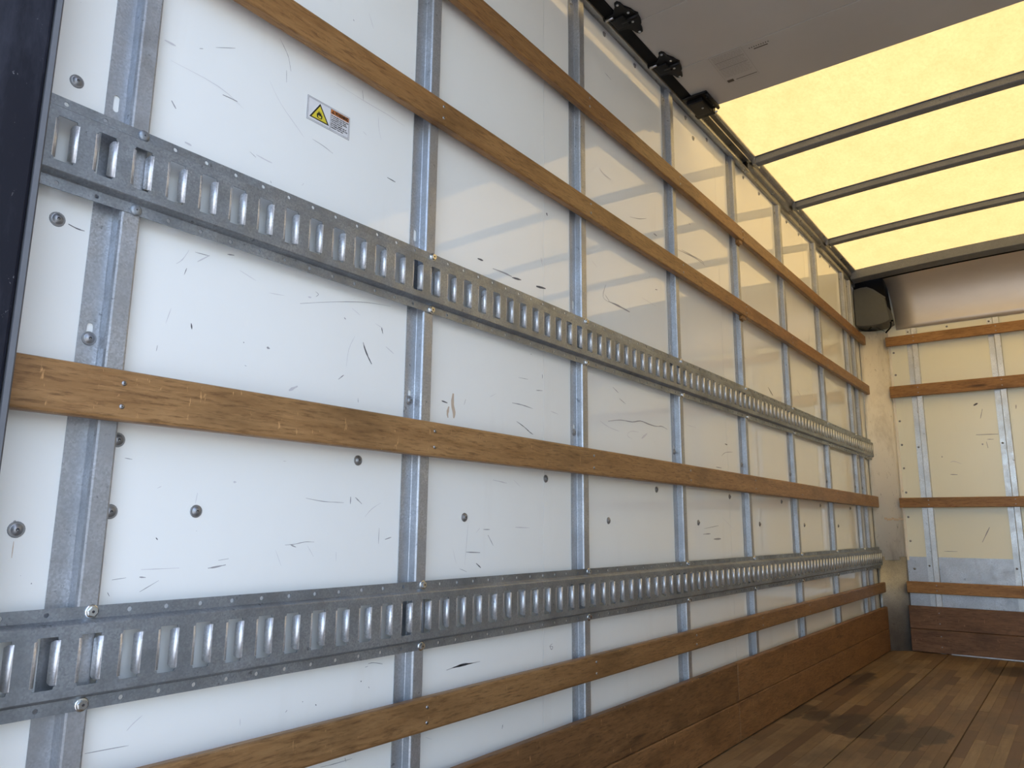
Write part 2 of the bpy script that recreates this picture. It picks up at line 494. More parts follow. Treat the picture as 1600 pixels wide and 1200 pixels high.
# panel fasteners: wide domed washer heads with a star recess
def fastener_mesh(r=.0095, nrm=(0, -1, 0)):
    mb = MB()
    n = Vector(nrm)
    mb.lathe((0, 0, 0), n, [(r, 0), (r * .98, r * .12), (r * .90, r * .18), (r * .84, r * .12), (r * .66, r * .26), (r * .45, r * .44), (r * .24, r * .52)], MAT['fastener'], 18)
    mb.cyl(n * r * .515, n, r * .20, r * .03, MAT['recess'], 6)
    mb.cyl(n * r * .53 + Vector((0, 0, -.0008)), n, r * .07, r * .03, MAT['bright'], 6)
    return mb
fast_l = None
def add_fast(x, z, y=0, r=1.0):
    global fast_l
    if fast_l is None:
        fast_l = fastener_mesh().build('fastener', None, wall_left, origin=(0, 0, 0))
        fast_l.location = Vector((x, y, z)) - wloc(wall_left); return
    clone(fast_l, wall_left, (x, y, z)).scale = (r, 1, r)
for x, z in [(-.21, 1.311), (-.212, 1.108), (-.213, .703), (-.103, .824), (-.103, .727)]: add_fast(x, z, r=1.06)
for k in range(8):
    if k < 7: add_fast(.021 + .6096 * k, .730)
    if k < 7: add_fast(.329 + .6055 * k, .828)
for k in range(22):
    x = .244 + .2032 * k
    if x < 4.5 and min(abs(x - (P * j - .142)) for j in range(9)) > .035: add_fast(x, 2.240, r=.9)
add_fast(1.937, 2.186)

# scuffs and scratches on the white panels (thin smears on the surface, real positions)
def ribbon(mb, pts3, n3, w, m):
    pts3 = [Vector(p) for p in pts3]; n3 = Vector(n3)
    # smooth the polyline
    fine = []
    for a in range(len(pts3) - 1):
        for q in range(3): fine.append(pts3[a].lerp(pts3[a + 1], q / 3))
    fine.append(pts3[-1])
    for _ in range(2):
        fine = [fine[0]] + [(fine[i - 1] + fine[i] * 2 + fine[i + 1]) / 4 for i in range(1, len(fine) - 1)] + [fine[-1]]
    L = []; R_ = []
    for i, p in enumerate(fine):
        d = (fine[min(i + 1, len(fine) - 1)] - fine[max(i - 1, 0)]).normalized()
        s = d.cross(n3).normalized()
        t = i / (len(fine) - 1)
        ww = w * .5 * (.25 + .9 * math.sin(math.pi * min(max(t, .04), .96)) ** .6) * random.uniform(.55, 1.15)
        L.append(p + s * ww + n3 * .0003); R_.append(p - s * ww + n3 * .0003)
    n = len(fine)
    mb.raw(L + R_, [(i, i + 1, n + i + 1, n + i) for i in range(n - 1)], m)
SCUFFS = [
  ('L',3.0,0,[(0.328,1.05),(0.333,1.038),(0.342,1.024),(0.352,1.012)]),
  ('L',2.0,0,[(0.373,1.088),(0.377,1.077)]),
  ('L',1.0,1,[(0.181,1.089),(0.224,1.102),(0.282,1.118),(0.336,1.13),(0.394,1.136)]),
  ('L',4.0,1,[(0.121,0.999),(0.127,0.998)]),
  ('L',4.0,1,[(0.715,1.307),(0.758,1.309),(0.79,1.308)]),
  ('L',4.0,0,[(0.659,1.315),(0.679,1.316)]),
  ('L',2.0,2,[(0.386,1.053),(0.408,1.043)]),
  ('L',2.0,1,[(0.28,1.087),(0.284,1.084)]),
  ('L',1.0,2,[(0.297,1.109),(0.318,1.1)]),
  ('L',1.0,2,[(0.356,1.093),(0.375,1.088)]),
  ('L',3.0,2,[(0.197,1.105),(0.204,1.106)]),
  ('L',1.0,1,[(0.212,1.119),(0.221,1.116),(0.214,1.11)]),
  ('L',1.0,2,[(0.118,1.092),(0.149,1.095)]),
  ('L',2.0,1,[(0.274,0.97),(0.286,0.98)]),
  ('L',1.0,2,[(0.291,0.997),(0.293,1.03),(0.308,1.058)]),
  ('L',3.0,1,[(-0.077,1.348),(-0.069,1.338)]),
  ('L',1.0,1,[(-0.041,1.457),(-0.035,1.46)]),
  ('L',1.0,1,[(-0.014,1.474),(0.02,1.492)]),
  ('L',2.0,1,[(0.005,1.399),(0.019,1.4),(0.032,1.4)]),
  ('L',4.0,2,[(-0.05,1.291),(-0.039,1.29)]),
  ('L',1.0,1,[(0.062,1.323),(0.074,1.318)]),
  ('L',1.0,2,[(-0.084,1.412),(0.001,1.412),(0.044,1.393)]),
  ('L',4.0,2,[(-0.097,1.44),(-0.079,1.44)]),
  ('L',1.0,1,[(0.103,1.558),(0.116,1.543),(0.124,1.532),(0.13,1.508)]),
  ('L',1.0,1,[(0.121,1.505),(0.123,1.482)]),
  ('L',1.0,2,[(0.089,1.468),(0.113,1.436),(0.152,1.408),(0.167,1.396)]),
  ('L',1.0,1,[(0.185,1.401),(0.21,1.399),(0.233,1.393)]),
  ('L',1.0,2,[(0.231,1.537),(0.299,1.534),(0.368,1.536),(0.414,1.532)]),
  ('L',1.0,1,[(0.296,1.555),(0.3,1.534)]),
  ('L',1.0,2,[(0.341,1.519),(0.342,1.495),(0.351,1.473)]),
  ('L',2.0,0,[(0.371,1.4),(0.394,1.399)]),
  ('L',2.0,2,[(0.074,1.323),(0.093,1.321),(0.106,1.321)]),
  ('L',2.0,1,[(0.264,1.693),(0.266,1.69)]),
  ('L',1.0,2,[(0.169,1.304),(0.173,1.31)]),
  ('L',1.0,2,[(0.303,1.47),(0.312,1.466)]),
  ('L',1.0,2,[(0.303,1.731),(0.317,1.703)]),
  ('L',1.0,1,[(0.105,1.288),(0.107,1.284)]),
  ('L',2.0,0,[(-0.198,1.106),(-0.187,1.103),(-0.177,1.103)]),
  ('L',1.0,0,[(-0.028,1.093),(-0.031,1.082)]),
  ('L',2.0,0,[(-0.013,1.01),(-0.011,1.001)]),
  ('L',1.0,2,[(-0.046,1.026),(-0.052,1.001)]),
  ('L',1.0,1,[(-0.017,1.122),(0.007,1.123)]),
  ('L',1.0,2,[(-0.027,1.122),(-0.036,1.103),(-0.045,1.095)]),
  ('L',1.0,2,[(0.061,1.115),(0.092,1.106)]),
  ('L',2.0,1,[(0.037,1.135),(0.049,1.137)]),
  ('L',1.0,1,[(-0.062,0.957),(-0.061,0.966)]),
  ('L',2.0,1,[(0.077,0.999),(0.079,0.998)]),
  ('L',1.0,1,[(0.083,0.962),(0.086,0.961)]),
  ('L',2.0,2,[(-0.012,1.108),(0.007,1.124)]),
  ('L',2.0,1,[(0.048,0.647),(0.058,0.648),(0.077,0.651)]),
  ('L',1.0,1,[(0.064,0.658),(0.081,0.66)]),
  ('L',2.0,0,[(-0.036,0.692),(-0.033,0.689)]),
  ('L',1.0,1,[(-0.091,0.8),(-0.08,0.799)]),
  ('L',1.0,2,[(-0.053,0.649),(0.003,0.649)]),
  ('L',1.0,3,[(-0.214,0.689),(-0.214,0.669)]),
  ('L',3.0,2,[(0.079,0.776),(0.084,0.776)]),
  ('L',3.0,1,[(-0.215,0.714),(-0.217,0.71)]),
  ('L',1.0,2,[(0.021,0.757),(0.019,0.741)]),
  ('L',1.0,2,[(-0.041,0.761),(-0.035,0.764)]),
  ('L',1.0,1,[(0.218,0.756),(0.255,0.751),(0.301,0.751)]),
  ('L',2.0,1,[(0.316,0.762),(0.316,0.749)]),
  ('L',2.0,1,[(0.327,0.761),(0.343,0.75)]),
  ('L',1.0,2,[(0.39,0.753),(0.367,0.742),(0.352,0.727)]),
  ('L',1.0,1,[(0.182,0.679),(0.204,0.68),(0.22,0.684),(0.241,0.683)]),
  ('L',2.0,1,[(0.193,0.679),(0.204,0.675)]),
  ('L',1.0,1,[(0.388,0.707),(0.388,0.678)]),
  ('L',2.0,1,[(0.404,0.686),(0.42,0.69)]),
  ('L',0.0,2,[(0.164,0.672),(0.177,0.646)]),
  ('L',1.0,2,[(0.227,0.677),(0.241,0.659)]),
  ('L',5.0,2,[(0.17,0.934),(0.187,0.944)]),
  ('L',1.0,2,[(0.289,0.666),(0.29,0.649)]),
  ('L',1.0,1,[(0.322,0.943),(0.323,0.934)]),
  ('L',9.0,3,[(0.586,0.99),(0.583,0.965),(0.591,0.949),(0.589,0.937)]),
  ('L',7.0,3,[(0.573,0.96),(0.568,0.944),(0.571,0.936)]),
  ('L',3.0,0,[(0.55,0.969),(0.568,0.967)]),
  ('L',1.0,1,[(0.627,0.983),(0.622,0.97)]),
  ('L',2.0,1,[(0.695,0.705),(0.717,0.705)]),
  ('L',2.0,1,[(0.711,0.693),(0.73,0.67)]),
  ('L',2.0,1,[(0.637,0.658),(0.685,0.656)]),
  ('L',3.0,0,[(0.672,0.634),(0.688,0.624)]),
  ('L',1.0,2,[(0.643,0.715),(0.635,0.632)]),
  ('L',1.0,1,[(0.618,0.625),(0.643,0.617)]),
  ('L',1.0,2,[(0.596,0.666),(0.607,0.636)]),
  ('L',2.0,2,[(0.726,0.814),(0.779,0.809)]),
  ('L',1.0,2,[(0.71,1.0),(0.733,1.011)]),
  ('L',1.0,2,[(0.67,0.698),(0.683,0.708)]),
  ('L',1.0,2,[(0.168,0.815),(0.174,0.815)]),
  ('L',2.0,1,[(0.795,0.998),(0.833,0.999),(0.879,0.995)]),
  ('L',2.0,0,[(0.813,0.956),(0.846,0.946),(0.866,0.936),(0.881,0.932)]),
  ('L',3.0,1,[(1.247,1.007),(1.321,1.021),(1.395,1.02),(1.442,1.033),(1.494,1.027),(1.555,1.025),(1.589,1.032),(1.63,1.025)]),
  ('L',2.0,2,[(1.202,1.003),(1.246,0.99),(1.311,0.985)]),
  ('L',2.0,2,[(1.43,0.995),(1.389,0.995),(1.361,0.986),(1.36,0.974),(1.388,0.971)]),
  ('L',6.0,2,[(1.449,0.978),(1.487,0.997)]),
  ('L',2.0,2,[(1.781,1.057),(1.861,1.055)]),
  ('L',5.0,0,[(2.122,1.023),(2.146,1.022)]),
  ('L',2.0,1,[(2.085,0.975),(2.118,0.992),(2.2,0.999)]),
  ('L',2.0,1,[(1.896,0.71),(2.026,0.721)]),
  ('L',4.0,1,[(1.887,0.691),(1.95,0.693)]),
  ('L',6.0,1,[(1.977,0.674),(2.043,0.675)]),
  ('L',2.0,2,[(2.06,0.753),(2.179,0.705)]),
  ('L',2.0,1,[(1.277,1.11),(1.31,1.098)]),
  ('L',2.0,1,[(1.314,1.082),(1.352,1.071)]),
  ('L',2.0,2,[(0.956,0.999),(0.992,0.995)]),
  ('L',2.0,1,[(0.893,1.043),(0.92,1.046)]),
  ('L',3.0,2,[(0.811,0.71),(0.868,0.709)]),
  ('L',3.0,1,[(2.027,0.93),(2.08,0.93)]),
  ('L',1.0,2,[(0.803,0.818),(0.829,0.804)]),
  ('L',2.0,1,[(1.245,1.41),(1.221,1.365),(1.258,1.362)]),
  ('L',5.0,1,[(1.258,1.363),(1.315,1.365),(1.39,1.362)]),
  ('L',2.0,1,[(1.24,1.379),(1.267,1.364)]),
  ('L',2.0,2,[(1.473,1.429),(1.574,1.425)]),
  ('L',6.0,0,[(0.892,1.311),(0.934,1.316)]),
  ('L',4.0,0,[(0.79,1.306),(0.828,1.31)]),
  ('L',2.0,1,[(1.404,1.678),(1.464,1.691),(1.521,1.713)]),
  ('L',5.0,1,[(1.571,1.677),(1.595,1.676)]),
  ('L',3.0,1,[(1.759,1.679),(1.848,1.688),(1.934,1.696),(2.001,1.69)]),
  ('L',3.0,1,[(1.793,1.689),(1.891,1.695),(1.979,1.703),(1.993,1.691)]),
  ('L',5.0,0,[(0.938,1.526),(0.942,1.519)]),
  ('L',3.0,2,[(0.913,1.394),(0.92,1.374)]),
  ('L',2.0,1,[(0.92,1.088),(0.92,1.077)]),
  ('L',1.0,1,[(0.819,1.063),(0.859,1.065)]),
  ('L',5.0,1,[(1.571,1.482),(1.587,1.485)]),
  ('L',3.0,1,[(2.368,1.411),(2.394,1.399)]),
  ('L',3.0,1,[(1.866,1.815),(1.88,1.813)]),
  ('L',2.0,2,[(1.169,1.462),(1.196,1.45)]),
  ('L',2.0,1,[(1.261,2.106),(1.301,2.102)]),
  ('L',4.0,2,[(1.218,1.768),(1.241,1.757),(1.289,1.758)]),
  ('L',4.0,0,[(0.604,0.431),(0.634,0.433),(0.664,0.432)]),
  ('L',2.0,1,[(0.585,0.429),(0.619,0.433),(0.654,0.432),(0.691,0.432)]),
  ('L',1.0,1,[(0.368,0.464),(0.375,0.465)]),
  ('L',1.0,0,[(0.375,0.469),(0.386,0.47),(0.41,0.464)]),
  ('L',2.0,0,[(0.235,0.429),(0.236,0.428)]),
  ('L',2.0,0,[(0.262,0.42),(0.264,0.418)]),
  ('L',2.0,0,[(0.359,0.442),(0.361,0.441)]),
  ('L',1.0,0,[(0.378,0.43),(0.38,0.427)]),
  ('L',1.0,1,[(0.203,0.418),(0.206,0.421)]),
  ('L',1.0,1,[(0.279,0.32),(0.302,0.318),(0.347,0.318)]),
  ('L',1.0,1,[(0.331,0.323),(0.334,0.315)]),
  ('L',2.0,0,[(0.771,0.292),(0.769,0.284)]),
  ('L',1.0,2,[(0.53,0.315),(0.548,0.308)]),
  ('L',1.0,2,[(-0.051,0.44),(-0.043,0.448),(-0.031,0.456)]),
  ('L',1.0,1,[(-0.102,0.423),(-0.068,0.422),(-0.046,0.421)]),
  ('L',1.0,1,[(-0.091,0.637),(-0.072,0.639)]),
  ('L',1.0,1,[(-0.052,0.619),(-0.026,0.633)]),
  ('L',1.0,0,[(-0.095,0.621),(-0.092,0.616)]),
  ('L',1.0,2,[(0.121,0.424),(0.122,0.413)]),
  ('L',2.0,1,[(-0.054,0.639),(-0.045,0.638)]),
  ('L',2.0,1,[(-0.189,0.638),(-0.188,0.637)]),
  ('L',2.0,1,[(0.949,0.433),(0.968,0.43),(0.958,0.422),(0.951,0.434),(0.962,0.437)]),
  ('L',5.0,0,[(2.658,1.322),(2.718,1.293)]),
  ('L',3.0,1,[(3.086,1.376),(3.146,1.353)]),
  ('F',9.0,0,[(-0.587,1.451),(-0.609,1.463)]),
  ('F',4.0,1,[(-0.63,1.427),(-0.615,1.37)]),
  ('F',5.0,1,[(-0.583,1.274),(-0.696,1.271)]),
  ('F',4.0,1,[(-0.638,1.244),(-0.67,1.242)]),
  ('F',4.0,1,[(-0.632,1.23),(-0.637,1.192)]),
  ('F',4.0,1,[(-0.429,1.043),(-0.467,1.041)]),
  ('F',5.0,1,[(-0.601,0.731),(-0.557,0.644)]),
  ('F',3.0,1,[(-0.356,0.588),(-0.426,0.588)]),
  ('F',5.0,1,[(-0.799,1.436),(-0.797,1.413)]),
  ('F',10.0,1,[(-0.392,1.152),(-0.397,1.151)]),
  ('F',11.0,1,[(-0.607,1.217),(-0.615,1.215)]),
  ('F',4.0,2,[(-0.436,1.116),(-0.453,1.125),(-0.493,1.104)]),
]

mbs = {'L': MB(), 'F': MB()}
for pl, w, tone, pts in SCUFFS:
    w = max(w * .001, .0006)
    if pl == 'L': ribbon(mbs['L'], [(a, 0, b) for a, b in pts], (0, -1, 0), w, MAT['sc%d' % tone])
    else: ribbon(mbs['F'], [(X_FRONT, a, b) for a, b in pts], (-1, 0, 0), w, MAT['sc%d' % tone])
mbs['L'].build('scuff_marks', None, wall_left, kind='stuff')
mbs['F'].build('scuff_marks', None, wall_front, kind='stuff')

# ------------------------------------------------------------------ translucent roof
mb = MB(); ny = 24; nx = 8
vs = []; fs = []
for i in range(nx + 1):
    for j in range(ny + 1):
        y = .03 - (W + .06) * j / ny
        vs.append((X_REAR + (4.44 - X_REAR) * i / nx, y, crown(min(0, max(-W, y))) + .002))
for i in range(nx):
    for j in range(ny):
        a = i * (ny + 1) + j; fs.append((a, a + 1, a + ny + 2, a + ny + 1))
mb.raw(vs, fs, MAT['roof'], True)
mb.build('ceiling', None, kind='structure')

# roof bows
def bow_mb(x0, w, h, y0=-.035, y1=-W + .035, lip=True):
    mb = MB(); n = 20
    prof = [(0, 0), (0, -h + .003), (.003, -h), (w - .003, -h), (w, -h + .003), (w, 0)]
    if lip: prof = [(-.008, 0), (-.008, -.0015), (-.0006, -.0015), (0, -h + .003), (.003, -h), (w - .003, -h), (w, -h + .003), (w, 0)]
    vs = []
    for j in range(n + 1):
        y = y0 + (y1 - y0) * j / n
        for px_, pz_ in prof: vs.append((x0 + px_, y, crown(y) + pz_))
    m = len(prof); fs = []
    for j in range(n):
        for i in range(m):
            a = j * m + i; b = j * m + (i + 1) % m
            fs.append((a, b, b + m, a + m))
    fs.append(tuple(range(m))[::-1]); fs.append(tuple(range(n * m, n * m + m)))
    mb.raw(vs, fs, MAT['bow'])
    return mb
ordn = ['nearest the roller door', 'second in view from the roller door', 'last in view before the front header']
for i, x0 in enumerate((2.505, 3.085, 3.70)):
    e = empty('roof_bow', (x0 + .02, -W / 2, H - .03), label='grey steel roof bow under yellow roof, ' + ordn[i], cat='roof bow', group='roof bows under the translucent roof')
    bow_mb(x0, .042, .030).build('channel', None, e)
    MB().box(x0 - .01, x0 + .052, -.04, -.052, H - .002, H - .033, ch=.0).build('end_bracket', MAT['rail'], e)
for x0 in (1.9, 1.29, .68, .07):
    pass

# front header beam and curved aluminium panel
e = empty('header_beam', (4.42, -W / 2, H - .06), label='wide grey header beam between translucent roof and curved aluminium panel', cat='beam')
bow_mb(4.335, .10, .058, y0=-.02, y1=-W + .02, lip=False).build('beam', None, e)
mb = MB(); n = 20; prof = [(4.433, -.052), (4.437, -.058), (4.448, -.062), (4.452, -.054)]
vs = []
for j in range(n + 1):
    y = -.17 - (W - .2) * j / n
    for a, b in prof: vs.append((a, y, crown(y) + b))
fs = [(j * 4 + i, j * 4 + (i + 1) % 4, (j + 1) * 4 + (i + 1) % 4, (j + 1) * 4 + i) for j in range(n) for i in range(4)]
mb.raw(vs, fs, MAT['black']).build('sealant_bead', None, e)

mb = MB(); vs = []; fs = []; n = 14; ny = 16
for j in range(ny + 1):
    t = j / ny
    for i in range(n + 1):
        s = i / n
        a = s * math.pi / 2
        y = (-.208 + .030 * s ** 1.5) * (1 - t) + (-W + .02) * t
        x = 4.44 + (X_FRONT - .006 - 4.44) * math.cos(a) ** .75
        z0 = 1.978; z1 = crown(y) - .045
        z = z0 + (z1 - z0) * (.35 * s + .65 * math.sin(a))
        vs.append((x, y, z))
for j in range(ny):
    for i in range(n):
        a = j * (n + 1) + i; fs.append((a, a + 1, a + n + 2, a + n + 1))
mb.raw(vs, fs, MAT['alu'], True)
hp = mb.build('header_panel', None, solid=.002, label='curved bare aluminium panel above the top front slat, under the header beam', cat='panel')
MB().box(4.46, 4.70, -W, 0, 2.36, 2.40).box(4.64, 4.70, -W, 0, 2.0, 2.40).build('front_leak_cap', MAT['front_panel'], kind='structure')  # unseen outer cap, added against light leaks above the header panel

# top rail on the left wall
railp = [(.0, 2.262), (-.010, 2.262), (-.013, 2.268), (-.012, 2.292), (-.024, 2.297), (-.028, 2.303), (-.030, 2.318), (-.046, 2.322), (-.052, 2.328), (-.052, 2.338), (.0, 2.338)]
MB().extr(railp, 'x', X_REAR, 4.55, MAT['rail']).build('trim_1', None, kind='structure')
MB().extr([(-W - y, z) for y, z in railp], 'x', X_REAR, 4.55, MAT['rail']).build('trim_2', None, kind='structure')

# ------------------------------------------------------------------ wall posts
def post_mesh(z0, z1, slots, m):
    mb = MB()
    w = XW - XF
    ov, of = plate_with_holes([(XF, z0), (XW, z0), (XW, z1), (XF, z1)], [obround((XF + XW) / 2 + .001, z, .0042, .026) for z in slots])
    mb.raw([(x, -.0016, z) for x, z in ov], of, m)
    # soft folds: web leaning slightly and rounded corners, two shallow ribs on the face
    prof = [(XW, -.0016), (XW + .0012, -.003), (XW + .0022, -D + .003), (XW + .004, -D + .0004), (XW + .0065, -D), (XR - .003, -D), (XR - .0008, -D + .0012), (XR, -D + .004), (XR, -.001)]
    mb.extr(prof, 'z', z0, z1, m, closed=False)
    return mb
ordp = ['nearest the black rear door frame', 'second from rear, right of the warning sticker', 'third from the open rear', 'fourth from the open rear',
        'fifth from rear, at the joint of upper slats', 'sixth from the open rear', 'seventh from the open rear', 'left one of the close pair at the corner', 'right one of the close pair at the corner']
post0 = None
screw_src = None
def screw(parent, x, y, z, nrm=(0, -1, 0), s=1.0):
    key = 'y' if nrm[1] else 'x'
    src = SCREWS.get(key)
    if src is None:
        mb = MB(); n = Vector(nrm)
        mb.lathe((0, 0, 0), n, [(.0036, 0), (.0034, .0007), (.0024, .0013), (.0010, .0015)], MAT['screw'], 12)
        mb.cyl(n * .00145, n, .0009, .0003, MAT['recess'], 5)
        src = mb.build('screw', None, parent, origin=(0, 0, 0))
        src.location = Vector((x, y, z)) - wloc(parent)
        SCREWS[key] = src; return src
    return clone(src, parent, (x, y, z), name='screw')
SCREWS = {}
for k in range(9):
    dx = P * k if k < 8 else P * 7 + .175
    e = empty('wall_post', (XR + dx - .03, -.01, 0), label='galvanized post on left wall, ' + ordp[k], cat='post', group='galvanized posts of the left wall')
    if post0 is None:
        post0 = post_mesh(-.003, 2.262, [.965, 1.303, 2.225], MAT['post']).build('channel', None, e, origin=(XR - .03, -.01, 0), solid=.0012)
    else: clone(post0, e, (XR + dx - .03, -.01, 0), name='channel')
    f = clone(fast_l, e, ((XF + XW) / 2 + dx + .001, -.0022, .956), name='fastener'); f.scale = (1.02, 1, 1.02)
    f = clone(fast_l, e, ((XF + XW) / 2 + dx + .001, -.0022, 2.219), name='fastener'); f.scale = (.75, .9, .75)

# ------------------------------------------------------------------ cargo track (slotted steel rail)
def etrack(zc, name_label, hmul=1.0):
    hw = .0640 * hmul
    pitch = .0508
    x0 = -.1755 - 2.5 * pitch
    n = 95
    y0 = -D - .0008; y1 = y0 - .0125
    mb = MB(); m = MAT['track']
    hl = pitch / 2
    fl = .0155
    # cell pieces in local (u, v)
    fl_v, fl_f = plate_with_holes([(-hl, -fl / 2), (hl, -fl / 2), (hl, fl / 2), (-hl, fl / 2)], [circ(0, 0, .0032, 10)])
    bh = hw - fl - .006
    a, b, c_, d_ = .0115, .0150, .0262, .0305
    hole = [(-a, d_), (-a - .0006, c_ + .001), (-b, c_), (-b, -c_), (-a - .0006, -c_ - .001), (-a, -d_), (a, -d_), (a + .0006, -c_ - .001), (b, -c_), (b, c_), (a + .0006, c_ + .001), (a, d_)]
    bd_v, bd_f = plate_with_holes([(-hl, -bh), (hl, -bh), (hl, bh), (-hl, bh)], [hole])
    for k in range(n):
        cx = x0 + pitch * (k + .5)
        for sgn in (-1, 1):
            mb.raw([(cx + u, y0, zc + sgn * (hw - fl / 2) + v) for u, v in fl_v], fl_f, m)
            za, zb, zm1, zm2 = hw - fl, bh, hw - fl - .0012, bh + .0015
            lad = [(za, y0), (zm1, y0 - .002), (zm2, y1 + .002), (zb, y1)]
            vs = [(cx + s2 * hl, yy, zc + sgn * zz) for zz, yy in lad for s2 in (-1, 1)]
            mb.raw(vs, [(2 * i, 2 * i + 1, 2 * i + 3, 2 * i + 2) for i in range(3)], m, True)
        mb.raw([(cx + u, y1, zc + v) for u, v in bd_v], bd_f, m)
        # curled-in lips on both sides of the slot
        for sgn in (-1, 1):
            arc = [(b, 0), (b - .0018, .0003), (b - .0036, .0012), (b - .0050, .0028), (b - .0060, .0050), (b - .0065, .0078), (b - .0066, .0095)]
            m_ = len(arc); vs = []
            for q, (u, dep) in enumerate(arc):
                sh = max(0, q - 3) * .0012
                vs += [(cx + sgn * u, y1 + dep, zc + c_ - sh), (cx + sgn * u, y1 + dep, zc - c_ + sh)]
            mb.raw(vs, [(2 * i, 2 * i + 1, 2 * i + 3, 2 * i + 2) for i in range(m_ - 1)], MAT['lip'], True)
    e = empty('cargo_track', (2.1, -D, zc - hw), **name_label)
    mb.build('slotted_rail', None, e, solid=.0016, weld=True)
    return e
HEX = {}
def hexbolt(parent, x, z, y=-D - .0016):
    if 'h' not in HEX:
        mb = MB(); n = Vector((0, -1, 0))
        mb.lathe((0, 0, 0), n, [(.0088, 0), (.0088, .0012), (.0070, .0018)], MAT['bright'], 16)
        mb.cyl(n * .0016, n, .0062, .0044, MAT['bright'], 6, .0058, smooth=False)
        mb.cyl(n * .0060, n, .0018, .0002, MAT['recess'], 8)
        o = mb.build('bolt', None, parent, origin=(0, 0, 0)); o.location = Vector((x, y, z)) - wloc(parent); HEX['h'] = o; return o
    return clone(HEX['h'], parent, (x, y, z), name='bolt')
def rivet(parent, x, z, y=-D - .0016):
    if 'r' not in HEX:
        mb = MB(); mb.lathe((0, 0, 0), (0, -1, 0), [(.0085, 0), (.0080, .0016), (.0055, .0030), (.0022, .0034)], MAT['track'], 16)
        mb.cyl((0, -.0033, 0), (0, -1, 0), .0012, .0003, MAT['recess'], 6)
        o = mb.build('rivet', None, parent, origin=(0, 0, 0)); o.location = Vector((x, y, z)) - wloc(parent); HEX['r'] = o; return o
    return clone(HEX['r'], parent, (x, y, z), name='rivet')
tu = etrack(1.2045, dict(label='upper galvanized slotted cargo track running along the left wall under the warning sticker', cat='cargo track'), 1.0)
tl = etrack(.5445, dict(label='lower galvanized slotted cargo track running along the left wall near the floor', cat='cargo track'), .985)
for k in range(8):
    fn = rivet if k == 0 else hexbolt
    fn(tu, -.122 + P * k, 1.2615); fn(tu, -.122 + P * k, 1.1475)
    hexbolt(tl, -.123 + P * k, .6005); hexbolt(tl, -.123 + P * k, .4885)

# ------------------------------------------------------------------ wooden slats and kick boards
def board(name, x0, x1, z0, z1, m, y0=-D - .0004, t=.0215, ch=.0035, zs=None, kmin=0, kmax=9, **kw):
    mb = MB(); ns = 1
    mb.box(x0, x1, y0 - t, y0, z0, z1, m, ch=ch)
    o = mb.build(name, None, **kw)
    for k in range(kmin, kmax):
        xs = P * k - .122 if k < 8 else P * 7 + .052
        if x0 < xs < x1:
            for z in ((z0 + (z1 - z0) * .27, z0 + (z1 - z0) * .73) if zs is None else zs): screw(o, xs, y0 - t, z)
    return o
XE = 4.520
board('wooden_slat', -.262, 2.318, 1.8807, 1.9375, MAT['wood'], label='topmost left wall slat, rear length over the first four posts', cat='slat')
board('wooden_slat', 2.320, XE, 1.8807, 1.9375, MAT['wood'], label='topmost left wall slat, front length reaching the grey corner box', cat='slat')
board('wooden_slat', -.262, 2.318, 1.556, 1.613, MAT['wood'], label='second slat from top of left wall, rear length crossing above the warning sticker', cat='slat')
board('wooden_slat', 2.320, XE, 1.556, 1.613, MAT['wood'], label='second slat from top of left wall, front length ending at the corner column', cat='slat')
MB().box(2.285, 2.322, -D - .016, -D - .0006, 1.868, 1.880).box(2.285, 2.322, -D - .0030, -D - .0002, 1.862, 1.94).build('splice_block', MAT['wood'], label='small splice block under the joint of the topmost left wall slat', cat='block')
MB().box(2.285, 2.322, -D - .016, -D - .0006, 1.543, 1.555).box(2.285, 2.322, -D - .0030, -D - .0002, 1.538, 1.61).build('splice_block', MAT['wood'], label='small splice block under the butt joint of the second left wall slat', cat='block')
board('wooden_slat', -.262, XE, .8455, .9140, MAT['wood_worn'], label='wide worn slat at mid height of left wall between the two cargo tracks', cat='slat', ch=.005)
board('wooden_slat', -.262, XE, .3395, .3985, MAT['wood_worn'], label='scratched slat on left wall between lower cargo track and kick boards', cat='slat', ch=.005)
board('kick_board', -.262, 2.039, .0035, .1300, MAT['kick'], zs=(), label='lower left wall kick board touching the floor, rear length', cat='board')
board('kick_board', 2.041, XE, .0035, .1300, MAT['kick'], zs=(), label='lower left wall kick board touching the floor, front length up to the corner', cat='board')
board('kick_board', -.262, 2.039, .1315, .2555, MAT['kick'], zs=(), label='upper left wall kick board with chipped top edge, rear length', cat='board')
board('kick_board', 2.041, XE, .1315, .2555, MAT['kick'], zs=(), label='upper left wall kick board, front length up to the corner', cat='board')

